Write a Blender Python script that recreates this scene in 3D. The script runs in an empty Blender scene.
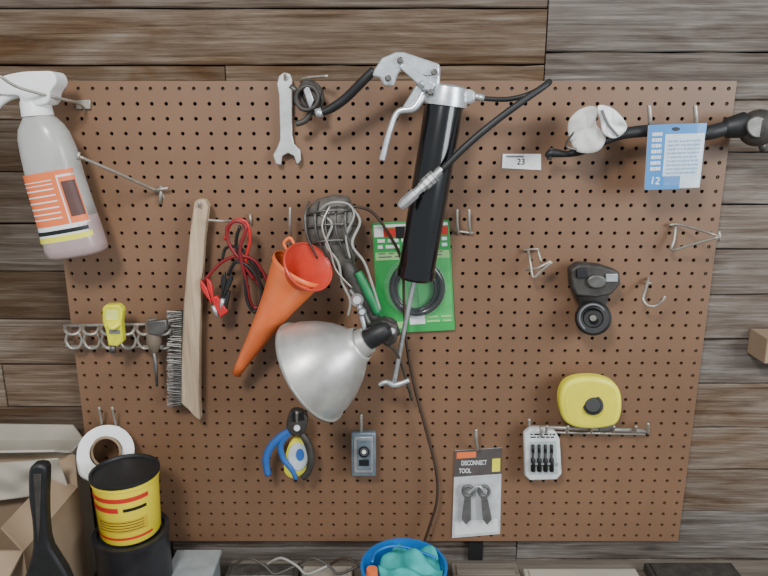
import bpy, bmesh, math, random
from mathutils import Vector, Matrix
random.seed(7)

# ------------------------------------------------------------------ survey
F=650.0; TAN=0.255; TH=math.atan(TAN); C=math.cos(TH); S=math.sin(TH)
D=1.193; ZC=1.6
def P(px,py,d=0.0):
    """point at distance d in front of the pegboard face (wall plane y=0)"""
    u=px-384.0; v=288.0-py
    k=(D-d)/(F*C+v*S)
    return Vector((u*k,-d,ZC+(v*C-F*S)*k))
def M(py,d=0.0,n=1.0):
    return n*(D-d)/(F*C+(288.0-py)*S)

# ------------------------------------------------------------------ materials
def lin(c):
    return tuple((x/12.92 if x<=0.04045 else ((x+0.055)/1.055)**2.4) for x in c)
def rgb(r,g,b): return lin((r/255,g/255,b/255))
MATS={}
def mat(name,col,rough=0.5,metal=0.0,var=0.15,scale=40,bump=0.0,trans=0.0,alpha=1.0,coat=0.0,spec=0.5):
    if name in MATS: return MATS[name]
    m=bpy.data.materials.new(name); m.use_nodes=True
    nt=m.node_tree; b=nt.nodes['Principled BSDF']
    c=rgb(*col)
    tc=nt.nodes.new('ShaderNodeTexCoord')
    n=nt.nodes.new('ShaderNodeTexNoise'); n.inputs['Scale'].default_value=scale; n.inputs['Detail'].default_value=5
    nt.links.new(tc.outputs['Object'],n.inputs['Vector'])
    r=nt.nodes.new('ShaderNodeValToRGB')
    r.color_ramp.elements[0].position=0.3; r.color_ramp.elements[1].position=0.7
    r.color_ramp.elements[0].color=(*[x*(1-var) for x in c],1)
    r.color_ramp.elements[1].color=(*[min(1,x*(1+var)) for x in c],1)
    nt.links.new(n.outputs['Fac'],r.inputs['Fac'])
    nt.links.new(r.outputs['Color'],b.inputs['Base Color'])
    b.inputs['Roughness'].default_value=rough; b.inputs['Metallic'].default_value=metal
    b.inputs['Transmission Weight'].default_value=trans; b.inputs['Alpha'].default_value=alpha
    b.inputs['Coat Weight'].default_value=coat
    b.inputs['Specular IOR Level'].default_value=spec
    if bump>0:
        bp=nt.nodes.new('ShaderNodeBump'); bp.inputs['Strength'].default_value=bump; bp.inputs['Distance'].default_value=0.002
        nt.links.new(n.outputs['Fac'],bp.inputs['Height']); nt.links.new(bp.outputs['Normal'],b.inputs['Normal'])
    MATS[name]=m; return m
steel=mat('steel',(185,187,188),0.35,0.7,0.2,60,0.1)
dsteel=mat('dark_steel',(105,102,98),0.45,0.7,0.3,60,0.2)
wire=mat('zinc_wire',(172,166,155),0.4,0.6,0.2,80)
alu=mat('aluminium',(192,190,184),0.38,0.6,0.22,22,0.3)
cast=mat('cast_metal',(208,212,215),0.3,0.65,0.15,70,0.1)
black=mat('black_paint',(12,12,14),0.2,0,0.3,30,coat=0.3)
rubber=mat('black_rubber',(26,26,27),0.5,0,0.25,60,0.1)
dgrey=mat('dark_grey_metal',(66,62,58),0.55,0.3,0.35,50,0.3)
hoodm=mat('dusty_hood',(92,87,80),0.55,0.3,0.35,60,0.4)
white=mat('white_plastic',(232,232,230),0.4,0,0.06,30)
paper=mat('white_paper',(228,229,228),0.7,0,0.06,30)
orange=mat('orange_plastic',(226,112,60),0.35,0,0.12,25)
redf=mat('red_plastic',(200,66,48),0.3,0,0.12,25)
red=mat('red_rubber',(190,36,38),0.4,0,0.1,40)
darkred=mat('dark_red_cable',(125,28,34),0.4,0,0.1,40)
yellow=mat('yellow_plastic',(232,224,62),0.4,0,0.08,30)
yellowg=mat('yellow_lime',(215,212,40),0.45,0,0.2,50)
green=mat('green_card',(45,155,75),0.4,0,0.12,20,coat=0.2)
lgreen=mat('light_green_card',(155,205,130),0.4,0,0.1,20)
greenh=mat('green_grip',(30,120,70),0.5,0,0.2,50)
blue=mat('blue_grip',(45,95,165),0.4,0,0.1,40)
bluec=mat('blue_card',(45,125,190),0.4,0,0.1,40,coat=0.3)
blueb=mat('blue_bin_plastic',(25,105,180),0.4,0,0.1,20)
teal=mat('teal_cloth',(45,160,155),0.8,0,0.25,40,0.4)
bgrey=mat('blue_grey_steel',(116,128,138),0.4,0.4,0.25,50,0.2)
cardb=mat('cardboard',(150,128,104),0.85,0,0.12,12,0.1)
cardl=mat('pale_cardboard',(168,160,146),0.85,0,0.1,12,0.1)
cord=mat('grey_cord',(70,66,60),0.5,0,0.15,60)
cordl=mat('pale_cord',(150,148,140),0.5,0,0.15,60)
brownc=mat('brown_cord',(62,46,36),0.5,0,0.15,60)
ink=mat('black_ink',(18,18,20),0.5,0,0.0,10)
inkg=mat('grey_ink',(110,110,110),0.6,0,0.0,10)
inkr=mat('red_ink',(200,45,35),0.5,0,0.05,10)
inko=mat('orange_ink',(232,115,62),0.5,0,0.05,10)
bottlem=mat('milky_plastic',(208,208,202),0.25,0,0.08,15,trans=0.4)
liquid=mat('pink_liquid',(200,176,174),0.2,0,0.08,15,trans=0.35)
clear=mat('clear_blister',(215,220,222),0.05,0,0.02,10,alpha=0.06,spec=0.8)
rust=mat('dirty_white',(196,194,188),0.7,0,0.25,30,0.3)

def wood(name,c1,c2,axis='Z',scale=1.0):
    m=bpy.data.materials.new(name); m.use_nodes=True; nt=m.node_tree; b=nt.nodes['Principled BSDF']
    tc=nt.nodes.new('ShaderNodeTexCoord'); mp=nt.nodes.new('ShaderNodeMapping')
    s={'Z':(60,60,4),'X':(3,50,70)}[axis]; mp.inputs['Scale'].default_value=[x*scale for x in s]
    n=nt.nodes.new('ShaderNodeTexNoise'); n.inputs['Scale'].default_value=1; n.inputs['Detail'].default_value=8; n.inputs['Roughness'].default_value=0.65
    r=nt.nodes.new('ShaderNodeValToRGB'); r.color_ramp.elements[0].position=0.35; r.color_ramp.elements[1].position=0.65
    r.color_ramp.elements[0].color=(*rgb(*c1),1); r.color_ramp.elements[1].color=(*rgb(*c2),1)
    nt.links.new(tc.outputs['Object'],mp.inputs['Vector']); nt.links.new(mp.outputs['Vector'],n.inputs['Vector'])
    nt.links.new(n.outputs['Fac'],r.inputs['Fac']); nt.links.new(r.outputs['Color'],b.inputs['Base Color'])
    b.inputs['Roughness'].default_value=0.75
    bp=nt.nodes.new('ShaderNodeBump'); bp.inputs['Strength'].default_value=0.4; bp.inputs['Distance'].default_value=0.002
    nt.links.new(n.outputs['Fac'],bp.inputs['Height']); nt.links.new(bp.outputs['Normal'],b.inputs['Normal'])
    return m
brushwood=wood('brush_wood',(140,118,96),(192,170,142),'Z')
benchwood=wood('bench_wood',(85,76,66),(125,115,103),'X')

def barnwood():
    m=bpy.data.materials.new('weathered_barn_wood'); m.use_nodes=True; nt=m.node_tree; b=nt.nodes['Principled BSDF']
    N=nt.nodes.new; L=nt.links.new
    tc=N('ShaderNodeTexCoord'); at=N('ShaderNodeAttribute'); at.attribute_name='tint'
    sep=N('ShaderNodeSeparateColor'); L(at.outputs['Color'],sep.inputs['Color'])
    off=N('ShaderNodeVectorMath'); off.operation='SCALE'; off.inputs['Scale'].default_value=37.0
    L(at.outputs['Color'],off.inputs[0])
    ad=N('ShaderNodeVectorMath'); ad.operation='ADD'; L(tc.outputs['Object'],ad.inputs[0]); L(off.outputs[0],ad.inputs[1])
    mp=N('ShaderNodeMapping'); mp.inputs['Scale'].default_value=(4.0,1,120); L(ad.outputs[0],mp.inputs['Vector'])
    n1=N('ShaderNodeTexNoise'); n1.inputs['Scale'].default_value=1.3; n1.inputs['Detail'].default_value=10; n1.inputs['Roughness'].default_value=0.72; n1.inputs['Distortion'].default_value=0.5
    L(mp.outputs[0],n1.inputs['Vector'])
    mp2=N('ShaderNodeMapping'); mp2.inputs['Scale'].default_value=(1.8,1,9); L(ad.outputs[0],mp2.inputs['Vector'])
    n2=N('ShaderNodeTexNoise'); n2.inputs['Scale'].default_value=2.2; n2.inputs['Detail'].default_value=7; n2.inputs['Distortion'].default_value=1.2
    L(mp2.outputs[0],n2.inputs['Vector'])
    mp3=N('ShaderNodeMapping'); mp3.inputs['Scale'].default_value=(3.6,0.01,11); L(ad.outputs[0],mp3.inputs['Vector'])
    vo=N('ShaderNodeTexVoronoi'); vo.inputs['Scale'].default_value=1.0; L(mp3.outputs[0],vo.inputs['Vector'])
    kr=N('ShaderNodeValToRGB'); kr.color_ramp.elements[0].position=0.03; kr.color_ramp.elements[1].position=0.12
    kr.color_ramp.elements[0].color=(0.35,0.3,0.28,1); L(vo.outputs['Distance'],kr.inputs['Fac'])
    r=N('ShaderNodeValToRGB'); e=r.color_ramp.elements
    e[0].position=0.28; e[0].color=(*rgb(60,51,45),1); e[1].position=0.72; e[1].color=(*rgb(160,154,146),1)
    x=e.new(0.42); x.color=(*rgb(102,92,84),1); x=e.new(0.57); x.color=(*rgb(128,119,111),1)
    L(n1.outputs['Fac'],r.inputs['Fac'])
    r2=N('ShaderNodeValToRGB'); r2.color_ramp.elements[0].position=0.3; r2.color_ramp.elements[1].position=0.64
    r2.color_ramp.elements[0].color=(0.46,0.36,0.29,1); r2.color_ramp.elements[1].color=(1.0,1.0,1.0,1); L(n2.outputs['Fac'],r2.inputs['Fac'])
    mx=N('ShaderNodeMix'); mx.data_type='RGBA'; mx.blend_type='MULTIPLY'; mx.inputs[0].default_value=0.9
    L(r.outputs['Color'],mx.inputs[6]); L(r2.outputs['Color'],mx.inputs[7])
    mx2=N('ShaderNodeMix'); mx2.data_type='RGBA'; mx2.blend_type='MULTIPLY'; mx2.inputs[0].default_value=0.7
    L(mx.outputs[2],mx2.inputs[6]); L(kr.outputs['Color'],mx2.inputs[7])
    hv=N('ShaderNodeHueSaturation'); L(mx2.outputs[2],hv.inputs['Color'])
    vr=N('ShaderNodeMapRange'); vr.inputs['To Min'].default_value=0.42; vr.inputs['To Max'].default_value=1.3
    L(sep.outputs[0],vr.inputs['Value']); L(vr.outputs[0],hv.inputs['Value'])
    sr=N('ShaderNodeMapRange'); sr.inputs['To Min'].default_value=0.6; sr.inputs['To Max'].default_value=2.0
    L(sep.outputs[1],sr.inputs['Value']); L(sr.outputs[0],hv.inputs['Saturation'])
    L(hv.outputs['Color'],b.inputs['Base Color']); b.inputs['Roughness'].default_value=0.8; b.inputs['Specular IOR Level'].default_value=0.25
    bp=N('ShaderNodeBump'); bp.inputs['Strength'].default_value=0.45; bp.inputs['Distance'].default_value=0.003
    L(n1.outputs['Fac'],bp.inputs['Height']); L(bp.outputs['Normal'],b.inputs['Normal'])
    return m
barn=barnwood()

# ------------------------------------------------------------------ builders
PARTS=[]
def mk(name,verts,faces,m,smooth=False,bevel=0.0,bseg=2,track=True,solid=0.0):
    me=bpy.data.meshes.new(name)
    c=Vector((0,0,0))
    vs=[Vector(v) for v in verts]
    for v in vs: c+=v
    c/=len(vs)
    me.from_pydata([v-c for v in vs],[],faces); 
    bm=bmesh.new(); bm.from_mesh(me); bmesh.ops.recalc_face_normals(bm,faces=bm.faces); bm.to_mesh(me); bm.free()
    me.materials.append(m)
    ob=bpy.data.objects.new(name,me); bpy.context.scene.collection.objects.link(ob); ob.location=c
    if smooth:
        for p in me.polygons: p.use_smooth=True
    if solid:
        md=ob.modifiers.new('solid','SOLIDIFY'); md.thickness=solid; md.offset=0
    if bevel>0:
        md=ob.modifiers.new('bevel','BEVEL'); md.width=bevel; md.segments=bseg; md.limit_method='ANGLE'; md.angle_limit=math.radians(40)
        for p in me.polygons: p.use_smooth=True
        me.set_sharp_from_angle(angle=math.radians(45)) if hasattr(me,'set_sharp_from_angle') else None
    if track: PARTS.append(ob)
    return ob
def end(name):
    global PARTS
    bpy.context.view_layer.update()
    pts=[o.matrix_world@Vector(c) for o in PARTS for c in o.bound_box]
    mn=Vector([min(p[i] for p in pts) for i in range(3)]); mx=Vector([max(p[i] for p in pts) for i in range(3)])
    if len(PARTS)==1:
        o=PARTS[0]; o.name=name; PARTS=[]; return o
    e=bpy.data.objects.new(name,None); e.empty_display_size=0.02
    bpy.context.scene.collection.objects.link(e); e.location=(mn+mx)/2
    for o in PARTS:
        o.parent=e; o.location=o.location-e.location
    PARTS=[]; return e

def cr(pts,n,closed=False):
    """catmull-rom on list of tuples/vectors (any dimension)"""
    out=[]; L=len(pts)
    rng=range(L) if closed else range(L-1)
    for i in rng:
        if closed: a,b,c,d=[pts[(i+k)%L] for k in (-1,0,1,2)]
        else: a,b,c,d=pts[max(i-1,0)],pts[i],pts[i+1],pts[min(i+2,L-1)]
        for j in range(n):
            t=j/n
            out.append(tuple(0.5*((2*b[k])+(-a[k]+c[k])*t+(2*a[k]-5*b[k]+4*c[k]-d[k])*t*t+(-a[k]+3*b[k]-3*c[k]+d[k])*t**3) for k in range(len(b))))
    if not closed: out.append(tuple(pts[-1]))
    return out
def sweep(name,pts3,radii,m,closed=False,sides=10,ns=6,sm=True):
    if not isinstance(radii,(list,tuple)): radii=[radii]*len(pts3)
    q=[(*p,r) for p,r in zip(pts3,radii)]
    if ns>1: q=cr(q,ns,closed)
    V=[Vector(a[:3]) for a in q]; R=[max(a[3],1e-5) for a in q]; n=len(V)
    verts=[];faces=[]
    up=None
    for i in range(n):
        if closed: t=V[(i+1)%n]-V[i-1]
        else: t=V[min(i+1,n-1)]-V[max(i-1,0)]
        if t.length<1e-9: t=Vector((0,0,1))
        t.normalize()
        if up is None:
            up=t.orthogonal().normalized()
        up=(up-t*up.dot(t))
        if up.length<1e-6: up=t.orthogonal()
        up.normalize(); s=t.cross(up)
        for k in range(sides):
            a=2*math.pi*k/sides
            verts.append(V[i]+(up*math.cos(a)+s*math.sin(a))*R[i])
    for i in range(n if closed else n-1):
        j=(i+1)%n
        for k in range(sides):
            l=(k+1)%sides
            faces.append((i*sides+k,i*sides+l,j*sides+l,j*sides+k))
    if not closed:
        faces.append(tuple(range(sides))); faces.append(tuple((n-1)*sides+k for k in reversed(range(sides))))
    return mk(name,verts,faces,m,smooth=sm)
def tube(name,pts,rpx,m,closed=False,sides=8,ns=5,d=None):
    pp=[(p[0],p[1],(p[2] if len(p)>2 else d)) for p in pts]
    P3=[P(*p) for p in pp]
    if isinstance(rpx,(list,tuple)): rr=[M(p[1],p[2],r) for p,r in zip(pp,rpx)]
    else: rr=[M(p[1],p[2],rpx) for p in pp]
    return sweep(name,P3,rr,m,closed,sides,ns)
def plate(name,pts,d,th,m,bevel=0.0,smooth=0,bseg=2):
    if smooth: pts=cr(pts,smooth,True)
    fr=[P(x,y,d+th) for x,y in pts]; n=len(fr)
    verts=list(fr)+[Vector((v.x,-d,v.z)) for v in fr]
    faces=[tuple(range(n)),tuple(reversed(range(n,2*n)))]+[(i,(i+1)%n,n+(i+1)%n,n+i) for i in range(n)]
    return mk(name,verts,faces,m,bevel=bevel,bseg=bseg)
def rect(x0,y0,x1,y1,ang=0,cx=None,cy=None):
    pts=[(x0,y0),(x1,y0),(x1,y1),(x0,y1)]
    if ang:
        cx=(x0+x1)/2 if cx is None else cx; cy=(y0+y1)/2 if cy is None else cy
        a=math.radians(ang); pts=[(cx+(x-cx)*math.cos(a)+(y-cy)*math.sin(a),cy-(x-cx)*math.sin(a)+(y-cy)*math.cos(a)) for x,y in pts]
    return pts
def quadpt(q,u,v):
    (a,b,c,d)=q
    return (a[0]*(1-u)*(1-v)+b[0]*u*(1-v)+c[0]*u*v+d[0]*(1-u)*v, a[1]*(1-u)*(1-v)+b[1]*u*(1-v)+c[1]*u*v+d[1]*(1-u)*v)
def sub(q,u0,v0,u1,v1):
    return [quadpt(q,u0,v0),quadpt(q,u1,v0),quadpt(q,u1,v1),quadpt(q,u0,v1)]
def ell(cx,cy,rx,ry=None,n=28,ang=0):
    ry=rx if ry is None else ry; a0=math.radians(ang)
    o=[]
    for i in range(n):
        a=2*math.pi*i/n; x=rx*math.cos(a); y=ry*math.sin(a)
        o.append((cx+x*math.cos(a0)+y*math.sin(a0),cy-x*math.sin(a0)+y*math.cos(a0)))
    return o
def lathe(name,A,B,prof,m,n=32,caps=True,solid=0.0):
    A=Vector(A);B=Vector(B); ax=B-A; L=ax.length; ax.normalize(); u=ax.orthogonal().normalized(); w=ax.cross(u)
    verts=[];faces=[]
    for t,r in prof:
        for k in range(n):
            a=2*math.pi*k/n; verts.append(A+ax*(t*L)+(u*math.cos(a)+w*math.sin(a))*max(r,1e-5))
    for i in range(len(prof)-1):
        for k in range(n):
            l=(k+1)%n; faces.append((i*n+k,i*n+l,(i+1)*n+l,(i+1)*n+k))
    if caps:
        faces.append(tuple(range(n))); q=len(prof)-1; faces.append(tuple(q*n+k for k in reversed(range(n))))
    ob=mk(name,verts,faces,m,smooth=True,solid=solid)
    if hasattr(ob.data,'set_sharp_from_angle'): ob.data.set_sharp_from_angle(angle=math.radians(35))
    return ob
def box(name,x0,x1,y0,y1,z0,z1,m,bevel=0.0):
    v=[(x0,y0,z0),(x1,y0,z0),(x1,y1,z0),(x0,y1,z0),(x0,y0,z1),(x1,y0,z1),(x1,y1,z1),(x0,y1,z1)]
    f=[(0,1,2,3),(4,5,6,7),(0,1,5,4),(1,2,6,5),(2,3,7,6),(3,0,4,7)]
    return mk(name,v,f,m,bevel=bevel)
def text(body,px,py,d,hpx,m,ang=0,sx=1.0,bold=0.0,align='CENTER'):
    cu=bpy.data.curves.new('lettering','FONT'); cu.body=body; cu.size=M(py,d,hpx)/0.70; cu.align_x=align; cu.align_y='CENTER'
    cu.extrude=0.0002; cu.offset=bold*cu.size
    ob=bpy.data.objects.new('lettering',cu); bpy.context.scene.collection.objects.link(ob)
    bpy.context.view_layer.update()
    dg=bpy.context.evaluated_depsgraph_get(); me=bpy.data.meshes.new_from_object(ob.evaluated_get(dg))
    bpy.data.objects.remove(ob)
    me.materials.clear(); me.materials.append(m)
    o=bpy.data.objects.new('lettering',me); bpy.context.scene.collection.objects.link(o)
    R=Matrix.Rotation(math.radians(ang),4,Vector((0,-1,0)))@Matrix.Rotation(math.pi/2,4,'X')
    me.transform(R@Matrix.Diagonal((sx,1,1,1))); o.location=P(px,py,d)
    PARTS.append(o); return o
def loft(name,secs,m,a0=0,a1=360,n=32,off=0.0,ex=2.6,caps=True,axis=None):
    pts=[P(s[0],s[1],s[2]) for s in secs]
    ax=(pts[-1]-pts[0]).normalized() if axis is None else axis
    side=Vector((0,1,0)).cross(ax).normalized()
    if side.x<0: side=-side
    full=abs(a1-a0)>=360; cnt=n if full else n+1
    verts=[];faces=[]
    for s,p in zip(secs,pts):
        hw=M(s[1],s[2],s[3])+off; hd=M(s[1],s[2],s[4])+off
        for k in range(cnt):
            a=math.radians(a0+(a1-a0)*k/n); c=math.cos(a); q=math.sin(a)
            X=math.copysign(abs(c)**(2/ex),c)*hw; Y=math.copysign(abs(q)**(2/ex),q)*hd
            verts.append(p+side*X+Vector((0,1,0))*Y)
    for i in range(len(secs)-1):
        for k in range(cnt if full else cnt-1):
            l=(k+1)%cnt; faces.append((i*cnt+k,i*cnt+l,(i+1)*cnt+l,(i+1)*cnt+k))
    if full and caps:
        faces.append(tuple(range(cnt))); faces.append(tuple((len(secs)-1)*cnt+k for k in reversed(range(cnt))))
    return mk(name,verts,faces,m,smooth=True)
def bars(q,rows,m,d,u0=0.08,u1=0.92,v0=0.1,v1=0.9,fill=0.5,seed=1):
    """fine print too small to read: thin printed lines"""
    rnd=random.Random(seed); verts=[];faces=[]
    for i in range(rows):
        va=v0+(v1-v0)*i/rows; vb=va+(v1-v0)/rows*fill; u=u0
        while u<u1-0.03:
            w=rnd.uniform(0.06,0.2); e=min(u+w,u1)
            b=len(verts); verts+=[P(*p,d) for p in sub(q,u,va,e,vb)]; faces.append((b,b+1,b+2,b+3)); u=e+0.04
    return mk('fine_print',verts,faces,m)

# ------------------------------------------------------------------ room
def wall():
    verts=[];faces=[];tints=[]
    def plank(x0,x1,z0,z1,val,sat):
        g=0.0012; yo=0.022+random.uniform(0,0.004)
        n=14
        b=len(verts)
        jt=[random.uniform(-0.0012,0.0012) for _ in range(n+1)]; jb=[random.uniform(-0.0012,0.0012) for _ in range(n+1)]
        for i in range(n+1):
            x=x0+g+(x1-x0-2*g)*i/n
            zt=z1-g+jt[i]; zb=z0+g+jb[i]; e=0.002
            for (y,z) in ((yo+0.02,zb),(yo+e,zb),(yo,zb+e),(yo,zt-e),(yo+e,zt),(yo+0.02,zt)):
                verts.append((x,y,z))
        for i in range(n):
            for k in range(5):
                a=b+i*6+k; faces.append((a,a+1,a+7,a+6))
        faces.append(tuple(b+k for k in range(6))); faces.append(tuple(b+n*6+k for k in range(6)))
        t=(val,sat,random.random(),1)
        while len(tints)<len(verts): tints.append(t)
    xs=P(547,30,-0.022).x
    L=[-190,-120,-55,8,65,120,172,224,272,320,365,408,455,500,548,600]
    R=[-180,-110,-52,-2,52,100,152,205,250,295,340,384,428,470,512,560,610]
    Lv={-55:(0.3,0.5),8:(0.34,0.7),65:(0.35,0.8),120:(0.2,0.7),172:(0.15,0.6),224:(0.3,0.5),272:(0.12,0.9),320:(0.5,0.6),365:(0.72,0.7),408:(0.35,0.7)}  # left boards darker: wood tone plus the dimmer side painted in
    def zof(py): return P(384,py,-0.022).z
    for i in range(len(L)-1):
        z1,z0=zof(L[i]),zof(L[i+1]); v,s=Lv.get(L[i],(random.uniform(0.2,0.5),random.random()))
        cuts=[-2.0,xs]
        if L[i]==65: cuts=[-2.0,P(225,72,-.022).x,xs]
        elif L[i]==365: cuts=[-2.0,P(3,380,-.022).x,xs]
        else:
            cuts=[-2.0,-1.3+random.uniform(-.2,.2),xs]
        for a,b in zip(cuts[:-1],cuts[1:]): plank(a,b,z0,z1,min(1,max(0,v+random.uniform(-.08,.08))),s)
    for i in range(len(R)-1):
        z1,z0=zof(R[i]),zof(R[i+1]); v=random.uniform(0.45,0.72)  # right boards paler: grey wood plus side light put into the tint
        cuts=[xs,1.15+random.uniform(-.1,.4),2.2]
        for a,b in zip(cuts[:-1],cuts[1:]): plank(a,b,z0,z1,v,random.uniform(0.1,0.6))
    zb=zof(600); k=0
    while zb>0:
        plank(-2.0,2.2,max(zb-0.1,0),zb,0.3,0.5); zb-=0.1
    me=bpy.data.meshes.new('wall_back'); me.from_pydata(verts,[],faces)
    ca=me.color_attributes.new('tint','FLOAT_COLOR','POINT')
    for i,t in enumerate(tints): ca.data[i].color=t
    bm=bmesh.new(); bm.from_mesh(me); bmesh.ops.recalc_face_normals(bm,faces=bm.faces); bm.to_mesh(me); bm.free()
    me.materials.append(barn)
    o=bpy.data.objects.new('wall_back',me); bpy.context.scene.collection.objects.link(o)
    return zof(-190)
ztop=wall()
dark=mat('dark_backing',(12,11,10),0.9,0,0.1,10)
box('wall_backing',-2.0,2.2,0.047,0.07,0,ztop,dark); end('wall_backing')
fl=mat('concrete_floor',(120,116,110),0.85,0,0.2,6,0.2)
box('floor',-2.0,2.2,-3.2,0.07,-0.05,0.0,fl); end('floor')

# ------------------------------------------------------------------ pegboard with real holes
def pegboard():
    m=bpy.data.materials.new('tempered_hardboard'); m.use_nodes=True; nt=m.node_tree; b=nt.nodes['Principled BSDF']; N=nt.nodes.new; Lk=nt.links.new
    tc=N('ShaderNodeTexCoord'); n=N('ShaderNodeTexNoise'); n.inputs['Scale'].default_value=3; n.inputs['Detail'].default_value=8; n.inputs['Roughness'].default_value=.65
    Lk(tc.outputs['Object'],n.inputs['Vector'])
    r=N('ShaderNodeValToRGB'); r.color_ramp.elements[0].position=0.3; r.color_ramp.elements[1].position=0.7
    r.color_ramp.elements[0].color=(*rgb(108,80,59),1); r.color_ramp.elements[1].color=(*rgb(127,95,71),1)
    Lk(n.outputs['Fac'],r.inputs['Fac'])
    n2=N('ShaderNodeTexNoise'); n2.inputs['Scale'].default_value=500; n2.inputs['Detail'].default_value=3; Lk(tc.outputs['Object'],n2.inputs['Vector'])
    mx=N('ShaderNodeMix'); mx.data_type='RGBA'; mx.blend_type='OVERLAY'; mx.inputs[0].default_value=0.25
    Lk(r.outputs['Color'],mx.inputs[6]); Lk(n2.outputs['Fac'],mx.inputs[7]); Lk(mx.outputs[2],b.inputs['Base Color'])
    b.inputs['Roughness'].default_value=0.47; b.inputs['Specular IOR Level'].default_value=0.5
    x0=P(41,81).x; x1=P(737,81).x; z1=P(384,81).z; z0=P(384,541).z
    nx,nz=48,36; cw=(x1-x0)/nx; ch=(z1-z0)/nz; hr=0.0036; T=0.006
    verts=[];faces=[]; K=8
    sq=[(1,0),(1,1),(0,1),(-1,1),(-1,0),(-1,-1),(0,-1),(1,-1)]
    for i in range(nx):
        for j in range(nz):
            cx=x0+(i+.5)*cw; cz=z0+(j+.5)*ch; b0=len(verts)
            for s in sq: verts.append((cx+s[0]*cw/2,0,cz+s[1]*ch/2))
            for k in range(K):
                a=2*math.pi*k/K; verts.append((cx+hr*math.cos(a),0,cz+hr*math.sin(a)))
            for k in range(K):
                a=2*math.pi*k/K; verts.append((cx+hr*math.cos(a),T,cz+hr*math.sin(a)))
            for k in range(K):
                l=(k+1)%K
                faces.append((b0+k,b0+l,b0+8+l,b0+8+k)); faces.append((b0+8+k,b0+8+l,b0+16+l,b0+16+k))
    b0=len(verts)
    for (x,z) in ((x0,z0),(x1,z0),(x1,z1),(x0,z1)): verts+=[(x,0,z),(x,T,z)]
    for k in range(4):
        a=b0+2*k; c=b0+2*((k+1)%4); faces.append((a,c,c+1,a+1))
    me=bpy.data.meshes.new('pegboard'); me.from_pydata(verts,[],faces)
    bm=bmesh.new(); bm.from_mesh(me); bmesh.ops.remove_doubles(bm,verts=bm.verts,dist=1e-5); bmesh.ops.recalc_face_normals(bm,faces=bm.faces)
    bm.to_mesh(me); bm.free(); me.materials.append(m)
    o=bpy.data.objects.new('perforated_sheet',me); bpy.context.scene.collection.objects.link(o)
    PARTS.append(o)
    box('batten_top',x0+.03,x1-.03,0.0065,0.0185,z1-0.03,z1-0.008,benchwood)
    box('batten_bottom',x0+.03,x1-.03,0.0065,0.0185,z0+0.008,z0+0.03,benchwood)
    box('gap_shade_sheet',x0+.004,x1-.004,0.019,0.0215,z0+.004,z1-.004,dark)  # near-black sheet behind the holes, stands in for shade in the gap
    for xx in (x0+.12,P(470,540).x): box('foot_batten',xx,xx+.03,0.0125,0.0185,0.69,z0+.02,dark)
    end('pegboard')
pegboard()

# ------------------------------------------------------------------ bench
BZ=0.69
xb0,xb1=-1.2,1.3
box('top',xb0,xb1,-0.62,0.015,BZ-0.035,BZ,benchwood,bevel=0.003)
for i,(x,y) in enumerate(((xb0+.05,-.58),(xb1-.12,-.58),(xb0+.05,-.08),(xb1-.12,-.08))):
    box('leg_%d'%(i+1),x,x+.07,y,y+.07,0,BZ-0.035,benchwood)
end('workbench')

# ------------------------------------------------------------------ spray bottle
secs=[(36,106,.07,10,10),(37,115,.07,12,12),(39,120,.07,16,14),(41,127,.07,21,17),(44,136,.07,24,19),(49,152,.07,26,20),(57,183,.07,27,20),(64,205,.07,27.5,20),(68,218,.07,28,20)]
secs2=[(68,218,.07,28,20),(70,225,.07,28.5,21),(76,246,.07,29.5,21),(78,252,.07,29,20),(79,255,.07,25,17)]
AX=(P(79,255,.07)-P(36,106,.07)).normalized()
loft('bottle_body_upper',secs,bottlem,axis=AX); loft('bottle_body_lower',secs2,liquid,axis=AX)
def ip(secs,t):
    n=len(secs)-1; x=min(t*n,n-1e-6); i=int(x); f=x-i
    return tuple(secs[i][k]*(1-f)+secs[i+1][k]*f for k in range(5))
LB=[(53,171,.07,27,20),(57,185,.07,27,20),(64,207,.07,27.5,20),(70,226,.07,28.5,21),(73,238,.07,28.8,21)]
def lab(nm,t0,t1,a0,a1,m,off): 
    loft(nm,[ip(LB,t0+(t1-t0)*k/6) for k in range(7)],m,a0=a0,a1=a1,n=16,off=off,caps=False,axis=AX)
lab('label_white',0,1,190,335,paper,.0006)
lab('label_orange_block',0.02,0.70,196,287,inko,.0010)
lab('label_red_band',0.0,0.08,194,333,inko,.0011)
lab('label_dark_photo',0.2,0.62,294,330,mat('label_brown',(80,48,42),.5),.0012)
lab('label_orange_frame',0.12,0.7,290,334,inko,.0009)
lab('label_dark_band',0.76,0.84,200,325,ink,.0012)
lab('label_yellow_band',0.88,0.99,194,333,yellow,.0012)
for k in range(8): lab('label_print_line_%d'%k,0.14+k*.066,0.155+k*.066,204,278,paper,.0014)
lathe('collar',P(34,97,.07),P(38,116,.07),[(0,M(100,.07,11)),(.25,M(100,.07,14)),(1,M(100,.07,15))],white)
plate('sprayer_head',[(-6,80),(2,76),(20,72),(40,71),(52,72),(56,82),(50,92),(46,104),(22,106),(18,96),(4,95),(-6,92)],.05,.042,white,bevel=.008,smooth=3,bseg=3)
tube('trigger',[(18,92,.075),(8,96,.078),(-2,104,.08),(-8,116,.08)],[6,5,4,3],white)
tube('dip_tube',[(37,110,.07),(52,160,.068),(66,235,.068)],1.4,white)
end('spray_bottle')

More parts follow.
